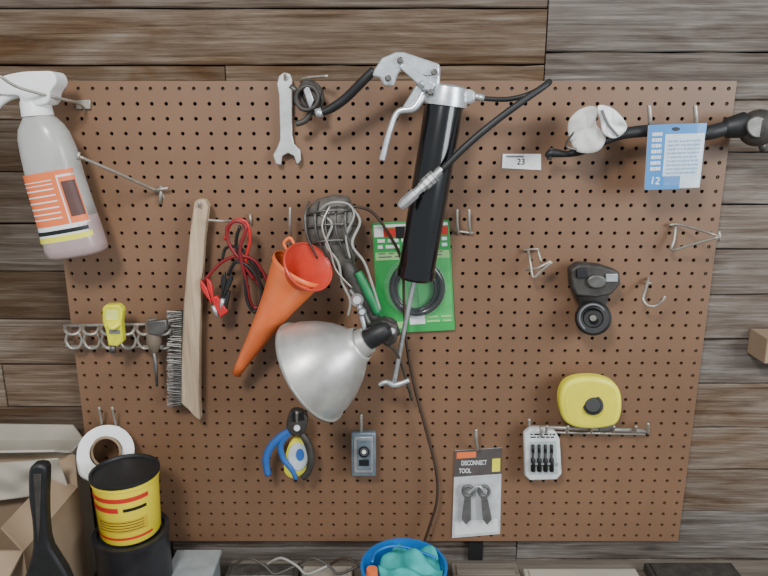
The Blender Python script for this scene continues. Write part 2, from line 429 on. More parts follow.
# ------------------------------------------------------------------ hooks
def hookgroup(nm='pegboard_hook'): return end(nm)
tube('prong',[(84,112,-.004),(84,108,.004),(78,103,.03),(62,99,.07),(20,88,.12),(0,76,.14)],1.5,wire); plate('clip',rect(76,100,90,109),.001,.005,wire,bevel=.001); hookgroup()
tube('prong',[(165,200,-.004),(160,192,.004),(150,188,.02),(115,172,.08),(78,156,.13)],1.6,wire); tube('prong_b',[(160,204,.004),(161,186,.006)],1.6,wire,ns=1); tube('crossbar',[(155,190,.012),(168,188,.012)],1.6,wire,ns=1); tube('tip',[(78,160,.13),(79,152,.13)],1.6,wire,ns=1); hookgroup()
for (x0,y0,x1,y1) in ((102,428,99,407),(116,428,112,407)): tube('prong',[(x0,y0,-.004),(x0,y0-3,.01),(x1,y1,.03)],1.3,wire)
tube('cross',[(96,428,.01),(120,427,.01)],1.3,wire,ns=1); hookgroup()
for x in (458,470): 
    tube('prong',[(x,234,-.004),(x,232,.008),(x-1,222,.02),(x-1,209,.022)],1.6,wire)
tube('cross',[(455,231,.008),(473,233,.008)],1.3,wire,ns=1); hookgroup()
tube('loop',[(527,252,-.004),(528,251,.01),(530,260,.03),(533,277,.04),(541,271,.045),(552,262,.05)],1.3,wire); tube('cross',[(523,250,.008),(538,249,.008),(541,262,.03)],1.3,wire,ns=1); tube('arm',[(526,270,.03),(538,268,.04),(551,261,.05)],1.3,wire,ns=1); hookgroup()
tube('loop',[(648,279,-.004),(648,280,.012),(645,291,.03),(643,299,.04),(647,305,.045),(655,306,.05),(662,301,.055),(665,296,.055)],1.4,wire); tube('cross',[(645,283,.008),(651,283,.008)],1.3,wire,ns=1); hookgroup()
tube('loop',[(676,224,-.004),(676,225,.008),(674,240,.02),(672,250,.03),(690,245,.05),(719,237,.08)],1.5,wire); tube('arm',[(669,225,.008),(682,225,.02),(719,236,.08)],1.5,wire,ns=3); tube('tip',[(719,231,.08),(720,241,.08)],1.5,wire,ns=1); hookgroup()
tube('prong',[(477,450,-.004),(477,448,.02),(476,440,.035),(476,429,.036)],1.8,wire); hookgroup()
tube('prong',[(362,436,-.004),(361,432,.03),(361,424,.04),(361,414,.04)],1.8,wire); hookgroup()
tube('prong',[(292,250,-.004),(291,244,.02),(290,225,.05),(290,207,.05)],1.4,wire); hookgroup()
tube('prong',[(250,222,-.004),(240,221,.02),(222,221,.05),(208,220,.06)],1.3,wire); tube('prong_b',[(250,214,.006),(251,224,.006)],1.3,wire,ns=1); hookgroup()
for x in (650,696):
    tube('prong',[(x,130,-.004),(x,126,.05),(x,118,.06),(x-1,105,.06)],2.2,wire); hookgroup()

# ------------------------------------------------------------------ open end wrench
plate('body',[(279,76),(284,72),(290,74),(292,80),(292,95),(292,135),(294,144),(300,150),(301,160),(297,165),(294,156),(288,153),(282,156),(281,165),(276,164),(273,155),(277,148),(280,140),(280,130),(279,95),(277,84)],.012,.006,mat('wrench_steel',(200,202,200),.4,.45,.1,60),bevel=.0015); 
tube('prong',[(285,80,-.004),(285,79,.02),(285,73,.03)],1.5,wire)
end('open_end_wrench')

tube('band_a',ell(311,96,10,14,16,20),3.0,dgrey,closed=True,ns=2,d=.04)
tube('band_b',ell(307,98,11,12,16,-10),2.2,dgrey,closed=True,ns=2,d=.055)
plate('jaw',[(300,84),(312,80),(322,92),(318,104),(324,112),(314,116),(306,106),(304,96)],.03,.02,dgrey,bevel=.003)
plate('band_highlight',[(303,90),(308,84),(314,100),(310,110)],.052,.006,steel,bevel=.002)
tube('screw',[(298,92,.05),(290,86,.05)],2.2,dsteel,ns=1)
tube('wire_prong',[(300,82,-.004),(305,78,.02),(328,76,.05)],1.4,wire)
tube('tail',[(312,110,.045),(306,120,.045),(296,124,.045)],3,dgrey)
end('pipe_clamp')

# ------------------------------------------------------------------ grease gun
A=P(446,96,.085); B=P(415,279,.085); r=M(190,.085,18.8)
lathe('barrel',A,B,[(0,r*.9),(.04,r),(.93,r),(.935,r*1.04),(.985,r*1.04),(1,r*.9)],black,n=48)
lathe('head_casting',P(448,85,.085),P(445,106,.085),[(0,r*.75),(.12,r*1.02),(.75,r*1.12),(1,r*1.12)],cast,n=40)
plate('outlet_boss',[(425,90),(470,89),(476,94),(475,101),(465,105),(424,103)],.07,.03,cast,bevel=.005,smooth=2)
plate('head_block',[(420,92),(424,76),(432,66),(441,66),(440,84),(446,90),(444,96),(428,98)],.075,.03,cast,bevel=.004)
plate('lever_link',[(374,70),(382,58),(396,52),(404,52),(440,64),(440,76),(420,76),(404,68),(398,74),(394,86),(384,86),(380,78),(372,76)],.09,.018,cast,bevel=.003)
plate('linkage_bar',[(398,66),(406,62),(436,84),(432,92),(424,90)],.109,.006,cast,bevel=.002)
plate('lever_web',[(420,78),(430,84),(424,98),(408,112),(402,108),(412,92)],.088,.016,cast,bevel=.003)
tube('pump_lever',[(424,92,.10),(414,108,.105),(398,112,.105),(390,130,.108),(384,152,.11),(382,160,.11)],[4.5,4,3,3,3.2,3.2],cast)
for x,y in ((400,60),(434,72),(388,78),(430,92)): lathe('rivet',P(x,y,.105),P(x,y,.119),[(0,M(y,.1,3.2)),(.7,M(y,.1,3.2)),(1,M(y,.1,2))],dsteel,n=16)
tube('lever_grip',[(374,70,.10),(362,82,.095),(346,98,.085),(332,108,.08),(321,113,.078)],[4.2,4.6,4.6,4.4,3.5],rubber)
tube('grip_ferrule',[(322,112,.078),(316,114,.078)],4.8,steel,ns=1)
tube('rod',[(415,276,.085),(404,330,.085),(394,383,.085)],2.4,steel)
tube('t_handle',[(379,385,.085),(386,382,.085),(394,385,.085),(402,383,.085),(409,380,.085)],[2.6,2.8,3.4,2.8,2.6],steel)
tube('hose',[(474,97,.085),(490,99,.085),(510,99,.085),(530,94,.088),(546,85,.095),(549,82,.105),(543,87,.115),(520,103,.12),(492,124,.122),(465,147,.122),(441,171,.12)],[2.2,2.4,2.6,2.9,3.1,3.2,3.3,3.5,3.6,3.6,3.4],rubber,sides=12)
tube('hose_fitting',[(472,96,.085),(484,98,.085)],3.6,steel,ns=1)
q0=P(442,169,.12); q1=P(400,207,.12); mm=M(190,.12,1)
lathe('coupler',q0,q1,[(0,3.8*mm),(.16,3.8*mm),(.17,6.6*mm),(.42,6.6*mm),(.43,5.2*mm),(.5,5.2*mm),(.51,4.4*mm),(.62,4.4*mm),(.63,5.8*mm),(.9,5.8*mm),(1,4*mm)],steel,n=8)
for t_ in (.2,.3,.4): lathe('knurl_groove',q0.lerp(q1,t_-.008),q0.lerp(q1,t_+.008),[(0,6.75*mm),(1,6.75*mm)],dsteel,n=16)
tube('zerk',[(424,88,.11),(421,82,.12)],2.4,steel,ns=1)
end('grease_gun')

# ------------------------------------------------------------------ green carded ring
q=[(372,223),(449,220),(455,330),(378,334)]
plate('card',q,.006,.003,green,bevel=.0005)
def pp(nm,u0,v0,u1,v1,m,d=.0095): plate(nm,sub(q,u0,v0,u1,v1),d,.0004,m)
pp('white_stripe',0.02,0.02,0.98,0.045,paper); pp('header_band',0.14,0.055,0.98,0.13,inkr); pp('pale_panel',0.02,0.27,0.98,0.34,lgreen)
pp('swatch_white',.02,.05,.14,.13,paper,.0097); pp('black_swatch',.30,.04,.50,.15,ink,.0102)
pp('pale_corner',.55,.34,.98,.92,mat('mid_green',(75,175,95),.4),.0096)
pp('inset_white',.42,.84,.62,.93,paper,.0098); pp('yellow_spot',.04,.9,.34,.96,lgreen,.0098)
bars(q,2,paper,.0106,.06,.96,.15,.26,.55,3); bars(q,2,inkg,.0106,.06,.9,.275,.335,.4,4); bars(q,2,lgreen,.0106,.64,.96,.86,.94,.4,5)
tube('rubber_ring',ell(417,288,25,25,24),3.4,black,closed=True,ns=2,d=.020)
tube('rubber_ring_inner',ell(416,289,20,21,24),2.0,black,closed=True,ns=2,d=.018)
plate('blister',ell(416,288,32,31,36),.0098,.022,clear,bevel=.006)
end('carded_rubber_ring')

# ------------------------------------------------------------------ drop light, cord
loft('hood',[(326,197,.05,10,6),(328,203,.055,22,10),(330,218,.06,27,14),(333,238,.06,24,13),(340,256,.06,15,10),(347,268,.06,9,8)],hoodm)
for k in range(5):
    x=305+k*10
    tube('cage_wire',[(x+4,202,.065),(x,216,.088),(x+2,236,.090),(x+12,258,.078)],1.2,dsteel)
for y,w in ((212,26),(226,28),(242,22)): tube('cage_hoop',[(331-w,y+4,.06),(331-w*.6,y,.088),(331+w*.4,y-2,.09),(331+w,y,.06)],1.2,dsteel)
tube('handle_body',[(342,256,.06),(352,276,.065),(364,300,.07),(374,322,.075)],[8,8.5,8.5,8],dgrey,sides=16)
tube('green_grip',[(358,272,.078),(368,292,.084),(378,314,.088)],[4.2,5,4],greenh,sides=12)
tube('wire_bail',[(318,212,.08),(330,203,.09),(348,204,.09),(354,216,.09),(346,236,.09),(350,258,.09)],1.1,cordl)
tube('cord_wrap',[(320,214,.08),(332,224,.092),(326,244,.09),(338,262,.09),(342,282,.09),(350,300,.09),(348,316,.09)],1.3,cordl)
tube('cord_wrap_b',[(352,208,.075),(360,222,.08),(352,244,.09),(364,262,.088),(372,284,.088),(380,310,.09)],1.4,cordl)
tube('cord_wrap_c',[(330,206,.09),(322,226,.1),(330,250,.098),(336,270,.095),(352,288,.095)],1.0,wire)
tube('hanging_cord',[(352,206,.06),(372,212,.055),(390,236,.05),(402,262,.04),(404,300,.035),(406,340,.032),(414,385,.03),(426,430,.03),(436,470,.03),(437,500,.03),(430,525,.03),(424,543,.03),(420,556,.035)],1.5,brownc)
tube('hang_prong',[(336,204,-.004),(336,202,.04),(336,198,.06)],1.5,wire)
end('drop_light')

# ------------------------------------------------------------------ clamp lamp
A=P(362,343,.135); B=P(312,371,.118); R=M(372,.12,53)
prof=[(0,R*.30),(.04,R*.33),(.12,R*.36),(.2,R*.47),(.35,R*.63),(.55,R*.79),(.78,R*.92),(1.0,R*.99),(1.0,R*1.03),(1.03,R*1.03)]
lathe('reflector',A,B,prof,alu,n=56,caps=False,solid=.0012)
ax=(A-B).normalized()
lathe('reflector_neck',A-ax*.004,A+ax*.012,[(0,R*.28),(1,R*.25)],alu,n=32)
lathe('socket',A+ax*.008,A+ax*.055,[(0,R*.19),(.4,R*.2),(.8,R*.18),(1,R*.12)],rubber,n=28)
tube('spring_clamp_arm',[(372,338,.13),(378,326,.12),(390,322,.11),(397,334,.10)],[4,4.5,5,4],dgrey)
plate('clamp_jaw',[(370,326),(384,320),(398,326),(397,342),(388,348),(380,342),(372,340)],.10,.03,dgrey,bevel=.004)
for (x,y,rr) in ((357,300,6.5),(362,312,4.5),(392,331,4.5)): lathe('wing_nut',P(x,y,.12),P(x,y,.135),[(0,M(y,.12,rr)),(.6,M(y,.12,rr)),(1,M(y,.12,rr*.6))],steel,n=20)
tube('swivel_rod',[(357,300,.12),(362,318,.125),(366,334,.13)],2.5,steel)
tube('cord',[(384,342,.12),(396,352,.10),(404,372,.06),(412,400,.035)],1.5,cord)
tube('clamp_spring',[(350,290,.11),(357,300,.118),(370,326,.12)],3.0,dsteel)
tube('hang_prong',[(388,330,-.004),(388,328,.11)],2,wire,ns=1)
end('clamp_lamp')

# ------------------------------------------------------------------ funnels
A=P(300,267,.075); B=P(236,374,.055); mm=M(300,.07,1)
lathe('cone_and_spout',A,B,[(0,28*mm),(.03,28*mm),(.035,26.5*mm),(.12,24*mm),(.3,18*mm),(.5,13*mm),(.7,9*mm),(.9,5.5*mm),(1,4.2*mm)],orange,n=40,caps=False,solid=.0018)
tube('hang_tab',[(287,250,.08),(284,243,.078),(290,238,.078),(294,244,.08)],1.8,orange)
end('long_spout_funnel')
A=P(309,266,.115); B=P(284,290,.06)
lathe('cone',A,B,[(0,25*mm),(.04,25.5*mm),(.08,23.5*mm),(.45,14*mm),(.8,7*mm),(1,5*mm)],redf,n=40,caps=False,solid=.0018)
lathe('spout',P(289,286,.075),P(270,312,.06),[(0,7*mm),(1,4*mm)],redf,n=20,caps=False,solid=.001)
end('round_funnel')

# ------------------------------------------------------------------ test leads
def clip(c,x0,y0,x1,y1,m):
    ang=math.atan2(y1-y0,x1-x0); nx,ny=-math.sin(ang),math.cos(ang)
    def o(t,w): return (x0+(x1-x0)*t+nx*w,y0+(y1-y0)*t+ny*w)
    plate(c+'_jaw_a',[o(0,1),o(.5,5),o(.75,6),o(1,3),o(.6,0)],.045,.008,m,bevel=.002)
    plate(c+'_jaw_b',[o(0,-1),o(.5,-5),o(.75,-6),o(1,-3),o(.6,0)],.045,.008,m,bevel=.002)
    tube(c+'_tip',[(*o(-.02,0),.05),(*o(-.45,0),.05)],[2.6,1.8],steel,ns=1)
clip('red_clip',213,305,203,278,red); clip('black_clip',223,298,228,272,rubber)
plate('red_jaw_tip',[(210,298),(217,296),(228,312),(220,318)],.043,.01,red,bevel=.002)
plate('black_jaw_tip',[(221,290),(230,292),(226,313),(219,311)],.04,.01,rubber,bevel=.002)
tube('red_lead',[(204,281,.05),(222,262,.05),(240,256,.055),(256,262,.05),(268,285,.05),(264,304,.05),(252,306,.05),(246,280,.055),(240,250,.06),(246,228,.06),(237,221,.06),(227,228,.06),(230,246,.058),(242,262,.056),(254,280,.054)],1.7,darkred)
tube('red_lead_b',[(225,240,.055),(232,222,.055),(246,222,.06),(250,240,.055),(246,262,.05),(258,282,.045),(268,298,.045),(260,312,.045)],1.7,red)
tube('black_lead',[(228,275,.05),(236,262,.055),(250,268,.06),(262,290,.06),(256,312,.055),(247,300,.055),(244,270,.055),(236,245,.05),(240,226,.055)],1.7,rubber)
tube('black_lead_b',[(222,262,.045),(226,248,.045),(240,248,.05),(252,262,.05),(262,278,.05)],1.6,rubber)
end('alligator_clip_leads')

# ------------------------------------------------------------------ wire brush
plate('wood_handle',[(194,202),(198,199),(205,200),(208,206),(204,240),(201,290),(199,340),(199,400),(200,421),(194,417),(188,410),(181,404),(181,370),(183,310),(187,262),(190,230)],.02,.02,brushwood,bevel=.003)
rnd=random.Random(4); bv=[];bf=[]
for i in range(46):
    for j in range(5):
        y=312+i*2.05; d=.022+j*.004; a=P(182+rnd.uniform(-1,0),y,d); b=P(168+rnd.uniform(-1.5,1.5),y+rnd.uniform(-2,3),d+rnd.uniform(-.002,.002)); w=.0007
        n0=len(bv)
        for e in (a,b):
            bv+= [e+Vector((0,0,w)),e+Vector((0,-w,-w)),e+Vector((0,w,-w))]
        for k in range(3): l=(k+1)%3; bf.append((n0+k,n0+l,n0+3+l,n0+3+k))
mk('bristles',bv,bf,dsteel); plate('bristle_root',[(174,312),(184,312),(182,406),(173,406)],.024,.012,dgrey)
tube('hang_hook',[(199,208,-.004),(199,206,.045),(199,201,.05)],1.3,wire)
end('wire_brush')

# ------------------------------------------------------------------ wire rack + tags
tube('rail',[(64,326,.012),(110,325,.012),(168,324,.012)],1.7,wire,ns=1)
tube('rail_low',[(66,346,.02),(110,347,.02),(166,346,.02)],1.4,wire,ns=1)
for x in (70,160): tube('peg',[(x,326,-.004),(x,326,.012)],1.5,wire,ns=1)
for i in range(6):
    x=74+i*18; tube('tool_ring_%d'%i,[(x+a,y,dd) for a,y,dd in ((-8,326,.012),(-9,330,.04),(-5,334,.05),(2,334,.05),(6,330,.04),(7,326,.012))],1.6,wire)
    tube('tool_loop_%d'%i,[(x+a,y,dd) for a,y,dd in ((-6,333,.03),(-8,341,.03),(-3,348,.03),(5,347,.03),(8,340,.03),(5,333,.03))],1.5,wire)
end('wire_tool_rack')
plate('body',[(102,308),(106,305),(118,305),(123,310),(121,322),(123,342),(117,347),(108,346),(105,330),(102,322)],.052,.018,yellowg,bevel=.003)
plate('window',rect(106,310,118,320),.07,.001,mat('pale_yellow',(225,225,120),.4)); plate('dark_stripe',rect(109,330,120,334),.07,.001,inkg)
tube('bow',[(108,322,.06),(112,328,.075),(119,324,.07)],2.5,yellow); tube('shank',[(113,345,.06),(113,352,.06)],3,dsteel,ns=1)
end('utility_knife')
tube('blade',[(154,350,.045),(156,370,.045),(157,386,.045)],[2.5,2,1.4],dsteel,ns=1)
lathe('handle',P(152,318,.045),P(155,352,.045),[(0,M(330,.045,5)),(.1,M(330,.045,7)),(.7,M(330,.045,7.5)),(.9,M(330,.045,5)),(1,M(330,.045,3))],mat('worn_brown_grip',(110,98,84),.6),n=16)
plate('head_tab',[(146,322),(166,320),(167,330),(160,336),(148,334)],.05,.012,dsteel,bevel=.002)
end('nail_punch')

# ------------------------------------------------------------------ tape roll
lathe('roll',P(106,452,.035),P(106,452,.062),[(0,M(452,.04,15)),(0,M(452,.04,26)),(1,M(452,.04,26)),(1,M(452,.04,15)),(0,M(452,.04,15))],white,n=40,caps=False)
tube('core',ell(106,452,14.5,14.5,24),1.5,cardb,closed=True,ns=2,d=.06)
tube('loose_end',[(82,448,.05),(80,462,.06),(84,474,.07),(96,480,.08)],[4,4,4,3],white)
end('tape_roll')

# ------------------------------------------------------------------ pliers
plate('jaws',[(288,416),(293,411),(301,412),(307,418),(306,430),(300,436),(292,435),(286,428)],.04,.02,dgrey,bevel=.003,smooth=2)
plate('jaw_tip',[(292,410),(297,415),(303,411),(304,420),(292,422)],.06,.004,ink,bevel=.001)
lathe('pivot',P(297,428,.058),P(297,428,.068),[(0,M(428,.05,4)),(1,M(428,.05,3))],steel,n=16)
tube('handle_left',[(291,430,.05),(280,437,.05),(270,448,.05),(266,460,.05),(268,475,.05)],[3.5,4,4,3.8,3.2],blue,sides=12)
tube('handle_inner',[(290,432,.05),(281,444,.05),(283,458,.05),(292,470,.05),(296,479,.05)],[3,3,3,2.6,2.2],blue,sides=12)
tube('handle_right',[(300,432,.05),(307,442,.05),(311,456,.05),(309,470,.05),(303,478,.05)],[3.2,3.8,3.8,3.5,3],dgrey,sides=12)
tube('prong',[(297,430,-.004),(297,424,.05),(297,412,.075)],1.5,wire)
end('slip_joint_pliers')
plate('body',[(292,440),(304,438),(311,448),(312,462),(304,474),(292,479),(284,472),(285,456)],.030,.012,yellow,bevel=.003,smooth=3)
plate('grey_face',ell(298,457,10,14),.042,.003,mat('pale_grey',(190,198,204),.4),bevel=.001); plate('dark_core',ell(300,455,4,6),.045,.002,blue)
tube('prong',[(298,446,-.004),(298,444,.03)],1.5,wire,ns=1)
end('cable_cutter')

# ------------------------------------------------------------------ latch
plate('plate',rect(351,433,376,477),.025,.014,bgrey,bevel=.003); plate('rim',rect(354,437,373,473),.039,.002,steel,bevel=.001)
plate('face',rect(357,440,371,470),.041,.002,bgrey,bevel=.001); lathe('knob',P(364,452,.043),P(364,452,.053),[(0,M(455,.04,5.5)),(.7,M(455,.04,5.5)),(1,M(455,.04,4))],ink,n=24)
plate('slot',rect(359,460,369,466),.043,.002,ink,bevel=.0005)
lathe('knob_cap',P(364,452,.053),P(364,452,.055),[(0,M(455,.04,2.4)),(1,M(455,.04,2))],steel,n=16)
end('steel_latch')

# ------------------------------------------------------------------ number label
plate('tag',[(503,154),(541,154),(541,170),(502,168)],.0006,.0016,paper); text('23',521,162,.0024,6,ink,bold=.01); text('.',512,164,.0024,5,ink); text('.',531,164,.0024,5,ink)
plate('barcode_line',rect(506,155.5,524,157.5),.0023,.0001,inkg)
end('number_tag')

# ------------------------------------------------------------------ caster
plate('mount_plate',[(571,270),(580,264),(602,266),(620,272),(621,284),(612,295),(596,298),(576,296),(572,286)],.02,.03,dgrey,bevel=.004)
plate('fork_cheek',[(578,296),(610,294),(606,308),(600,318),(588,318),(580,308)],.012,.008,dgrey,bevel=.002)
plate('swivel_cap',ell(597,282,10,7),.05,.006,dsteel,bevel=.003)
plate('bolt',rect(577,269,588,278),.05,.006,ink,bevel=.001); plate('bolt_b',rect(606,274,618,282),.05,.004,steel,bevel=.001)
W=M(318,.05,1)
lathe('wheel',P(593,318,.022),P(593,318,.062),[(0,8*W),(0,14*W),(.12,17.5*W),(.88,17.5*W),(1,15*W),(1,10*W),(.7,9*W),(0.7,4*W)],rubber,n=40)
tube('wheel_rim_ring',ell(593,318,13.5,13.5,24),1.0,inkg,closed=True,ns=2,d=.062)
lathe('hub',P(593,318,.045),P(593,318,.064),[(0,4.5*W),(.8,4.5*W),(1,3*W)],dsteel,n=20)
tube('peg',[(590,285,-.004),(590,285,.02)],2,wire,ns=1)
end('caster_wheel')

# ------------------------------------------------------------------ tape measure + rail
TM=[(560,405),(561,393),(566,384),(576,379),(590,377.5),(604,379),(615,384),(621,393),(622.5,405),(621,417),(616,425),(604,428.5),(588,429.5),(573,427),(564,420)]
plate('body',TM,.03,.028,yellow,bevel=.007,smooth=4,bseg=3)
plate('panel_line',[(591+(x-591)*.84,404+(y-404)*.84) for x,y in TM],.058,.0012,mat('yellow_deep',(224,212,56),.4,0,.06),bevel=.0004,smooth=4)
lathe('centre_knob',P(593,405,.058),P(593,405,.066),[(0,M(405,.06,10)),(.6,M(405,.06,10)),(.7,M(405,.06,8)),(1,M(405,.06,7))],rubber,n=32)
plate('tape_mouth',[(597,424),(614,422),(616,429),(600,432)],.034,.02,dsteel,bevel=.001)
end('tape_measure')
tube('bar',[(528,427,.02),(600,429,.02),(648,431,.02)],2.2,wire,ns=1); tube('bar_low',[(532,432,.016),(645,434,.016)],1.4,wire,ns=1)
for x,y in ((529,427),(648,431)): tube('end_prong',[(x,y+2,-.004),(x,y+1,.02),(x,y-8,.03)],1.6,wire)
for x in (545,566,590,612,634): tube('tooth',[(x,429,.02),(x+1,432,.04),(x+2,426,.055)],1.4,wire)
end('wire_tool_rack')

# ------------------------------------------------------------------ bit set
plate('case',[(524,434),(530,429),(546,430),(556,432),(560,440),(562,474),(557,480),(530,481),(525,476)],.025,.014,mat('pale_case',(205,208,206),.4),bevel=.003)
plate('window',[(530,442),(556,441),(558,474),(530,475)],.039,.001,mat('window_grey',(170,176,176),.3),bevel=.0003)
for k in range(4):
    x=533+k*6.2; tube('bit_%d'%k,[(x,452,.044),(x,458,.044),(x,459,.044),(x,471,.044)],[1.2,1.2,2.3,2.3],ink,ns=1); tube('bit_shank_%d'%k,[(x,445,.043),(x,453,.043)],1.6,ink,ns=1)
bars([(529,433),(557,433),(557,440),(529,440)],2,ink,.0395,.05,.95,.1,.9,.5,8)
plate('blade_line',rect(530,463,558,465),.046,.001,steel); tube('prong',[(541,440,-.004),(541,434,.045),(541,427,.05)],1.5,wire)
end('bit_set')

# ------------------------------------------------------------------ disconnect tool package
q=[(455,451),(502,448),(500,534),(452,538)]
plate('card',q,.001,.002,mat('card_grey',(198,200,202),.35,coat=.4))
plate('top_band',sub(q,0,0,1,.30),.0032,.0004,mat('card_dark',(82,76,74),.35)); plate('orange_mark',sub(q,.04,.02,.45,.09),.0037,.0004,inko); plate('photo_block',sub(q,.80,.12,.97,.27),.0037,.0004,yellow)
text('DISCONNECT',474,463,.0044,5,paper,ang=2,sx=.56,bold=.01); text('TOOL',465,471,.0044,5,paper,ang=2,sx=.62,bold=.01)
plate('white_strip',sub(q,.05,.82,.95,.97),.0032,.0004,paper)
plate('blister',[(459,482),(496,480),(494,528),(458,530)],.0037,.022,clear,bevel=.005)
for x,dx in ((468,-2),(484,3)):
    tube('tool_ring',ell(x,491,5,5,14),1.8,dsteel,closed=True,ns=2,d=.016); plate('tool_leg',[(x-3,495),(x+3,495),(x+dx+5,520),(x+dx,525),(x+dx-4,520)],.012,.006,dsteel,bevel=.001)
tube('tool_spring',[(468,494,.02),(478,486,.02),(486,494,.02)],1.5,steel)
end('disconnect_tool_package')

# ------------------------------------------------------------------ tie rod, rag, blue package
tube('rod',[(546,157,.05),(552,153,.05),(568,154,.05),(580,150,.055),(590,145,.06),(606,140,.06),(622,134,.06),(645,131,.06),(668,131,.06),(700,134,.06),(712,132,.06),(730,127,.06)],[2,4.5,3.2,5.5,5.5,4.5,5.5,6,6,6,7.5,7],rubber,sides=14)
tube('rod_tip',[(549,160,.05),(552,148,.05)],2.5,dsteel,ns=1)
lathe('end_socket',P(722,129,.06),P(744,125,.06),[(0,M(128,.06,6)),(.2,M(128,.06,10)),(1,M(128,.06,13))],rubber,n=24)
lathe('ball_housing',P(758,128,.03),P(758,128,.085),[(0,M(128,.06,10)),(.15,M(128,.06,17)),(.7,M(128,.06,18)),(.9,M(128,.06,14)),(1,M(128,.06,8))],dgrey,n=36)
plate('housing_cap',ell(758,127,11,11),.083,.004,dsteel,bevel=.002)
tube('stud',[(760,140,.05),(764,150,.05)],4,dsteel,ns=1)
end('tie_rod_end')
def sheet(name,q,d,amp,m,nu=16,nv=14,seed=0,curl=0.0,solid=.0006):
    rnd=random.Random(seed); ph=[rnd.uniform(0,6) for _ in range(6)]; verts=[];faces=[]
    for i in range(nv+1):
        for j in range(nu+1):
            u=j/nu; v=i/nv; x,y=quadpt(q,u,v)
            dd=d+amp*(math.sin(u*5+ph[0]+v*2)+.6*math.sin(v*7+ph[1]+u*3)+.4*math.sin(u*13+ph[2])*math.sin(v*9+ph[3]))/2+curl*(2*u-1)**2
            verts.append(P(x,y,dd))
    for i in range(nv):
        for j in range(nu):
            a=i*(nu+1)+j; faces.append((a,a+1,a+nu+2,a+nu+1))
    return mk(name,verts,faces,m,smooth=True,solid=solid)
def fan(name,pts,c,d,amp,m,seed=0):
    pts=cr(pts,4,True); rnd=random.Random(seed); verts=[P(c[0],c[1],d)];n=len(pts);R_=6;faces=[]
    for k in range(1,R_+1):
        for i,(x,y) in enumerate(pts):
            t=k/R_; a=i/n*2*math.pi
            verts.append(P(c[0]+(x-c[0])*t,c[1]+(y-c[1])*t,d+amp*t*math.sin(a*3+seed)+amp*.4*t*math.sin(a*7+k)))
    for i in range(n): faces.append((0,1+i,1+(i+1)%n))
    for k in range(R_-1):
        for i in range(n):
            a=1+k*n+i; b=1+k*n+(i+1)%n; faces.append((a,b,b+n,a+n))
    return mk(name,verts,faces,m,smooth=True,solid=.0008)
fan('sheet_back',[(568,124),(576,112),(590,106),(598,110),(596,124),(606,136),(598,151),(578,152),(570,140)],(586,128),.078,.005,rust,1)
fan('sheet_front',[(598,106),(610,107),(621,116),(627,128),(616,138),(604,134),(600,120)],(610,122),.085,.006,white,2)
tube('wire_tie',[(574,132,.09),(566,146,.08),(580,150,.075)],1.2,dsteel)
tube('edge_fold',[(602,110,.092),(608,124,.096),(618,136,.092)],1.4,inkg)
end('crumpled_tag')
q=[(649,125),(707,123),(700,188),(645,190)]
plate('bag',q,.075,.006,mat('pack_white',(205,218,228),.3,coat=.5),bevel=.002)
plate('header',sub(q,0,0,1,.15),.0813,.0005,bluec); plate('side_panel',sub(q,0,0,.30,1),.0813,.0006,bluec); plate('foot_panel',sub(q,.3,.8,.62,1),.0813,.0005,bluec)
plate('hole',ell(676,129,4,2),.0819,.0004,ink)
bars(sub(q,.06,.12,.26,.74),7,paper,.0824,.05,.95,.0,1,.6,11); text('12',655,181,.0824,7,paper,ang=-4,bold=.01)
bars(sub(q,.36,.25,.92,.8),9,mat('ink_blue',(120,165,200),.4),.0822,.0,1,0,1,.45,12)
sheet('plastic_fold',sub(q,.32,.16,.98,.96),.086,.004,clear,seed=3)
end('blister_pack')

# ------------------------------------------------------------------ cans
pc=P(128,500,.13); cx,cy=pc.x,-.13
rb=0.066; zt=P(127,529,.13-.0).z
lathe('can_body',(cx,cy,BZ),(cx,cy,zt),[(0,rb),(.02,rb*1.02),(.04,rb),(.93,rb),(.95,rb*1.03),(1,rb*1.03),(1,rb*.9),(.97,rb*.88)],mat('black_can',(46,46,50),.4,.3,.3,30),n=48)
end('paint_can')
ry=0.0575; zy=zt+.001; ht=P(127,470,.13).z-zt
m_y=mat('yellow_can',(238,216,48),.35,0,.06,20,coat=.3)
lathe('tub_body',(cx,cy,zy),(cx,cy,zy+ht*.95),[(0,ry*.9),(.03,ry*.93),(.93,ry*.995),(.94,ry*1.03),(1,ry*1.03)],m_y,n=48)
lathe('lid',(cx,cy,zy+ht*.945),(cx,cy,zy+ht),[(0,ry*1.03),(.1,ry*1.06),(.9,ry*1.06),(1,ry*1.04),(1,ry*.97),(.4,ry*.94),(.4,0)],rubber,n=48,caps=False)
def wrap(nm,z0,z1,a0,a1,m,off):
    n=20; v=[];f=[]
    for k in range(n+1):
        a=math.radians(a0+(a1-a0)*k/n)
        for z in (z0,z1):
            rr=ry*(.93+.07*((z-zy)/(ht*.86)))+off; v.append((cx+rr*math.cos(a),cy+rr*math.sin(a),z))
    for k in range(n): f.append((2*k,2*k+1,2*k+3,2*k+2))
    mk(nm,v,f,m,smooth=True)
wrap('red_title_band',zy+ht*.72,zy+ht*.79,205,330,inkr,.0006)
wrap('red_block',zy+ht*.56,zy+ht*.64,215,275,inkr,.0006); wrap('brown_block',zy+ht*.22,zy+ht*.42,225,325,mat('yellow_brown',(205,172,40),.5),.0006)
wrap('red_base_band',zy+ht*.10,zy+ht*.14,205,335,inkr,.0006)
for k in range(4): wrap('print_line_%d'%k,zy+ht*(.25+.045*k),zy+ht*(.262+.045*k),232,318,ink,.0009)
wrap('print_title',zy+ht*.57,zy+ht*.62,284,325,ink,.0009)
end('plastic_tub')

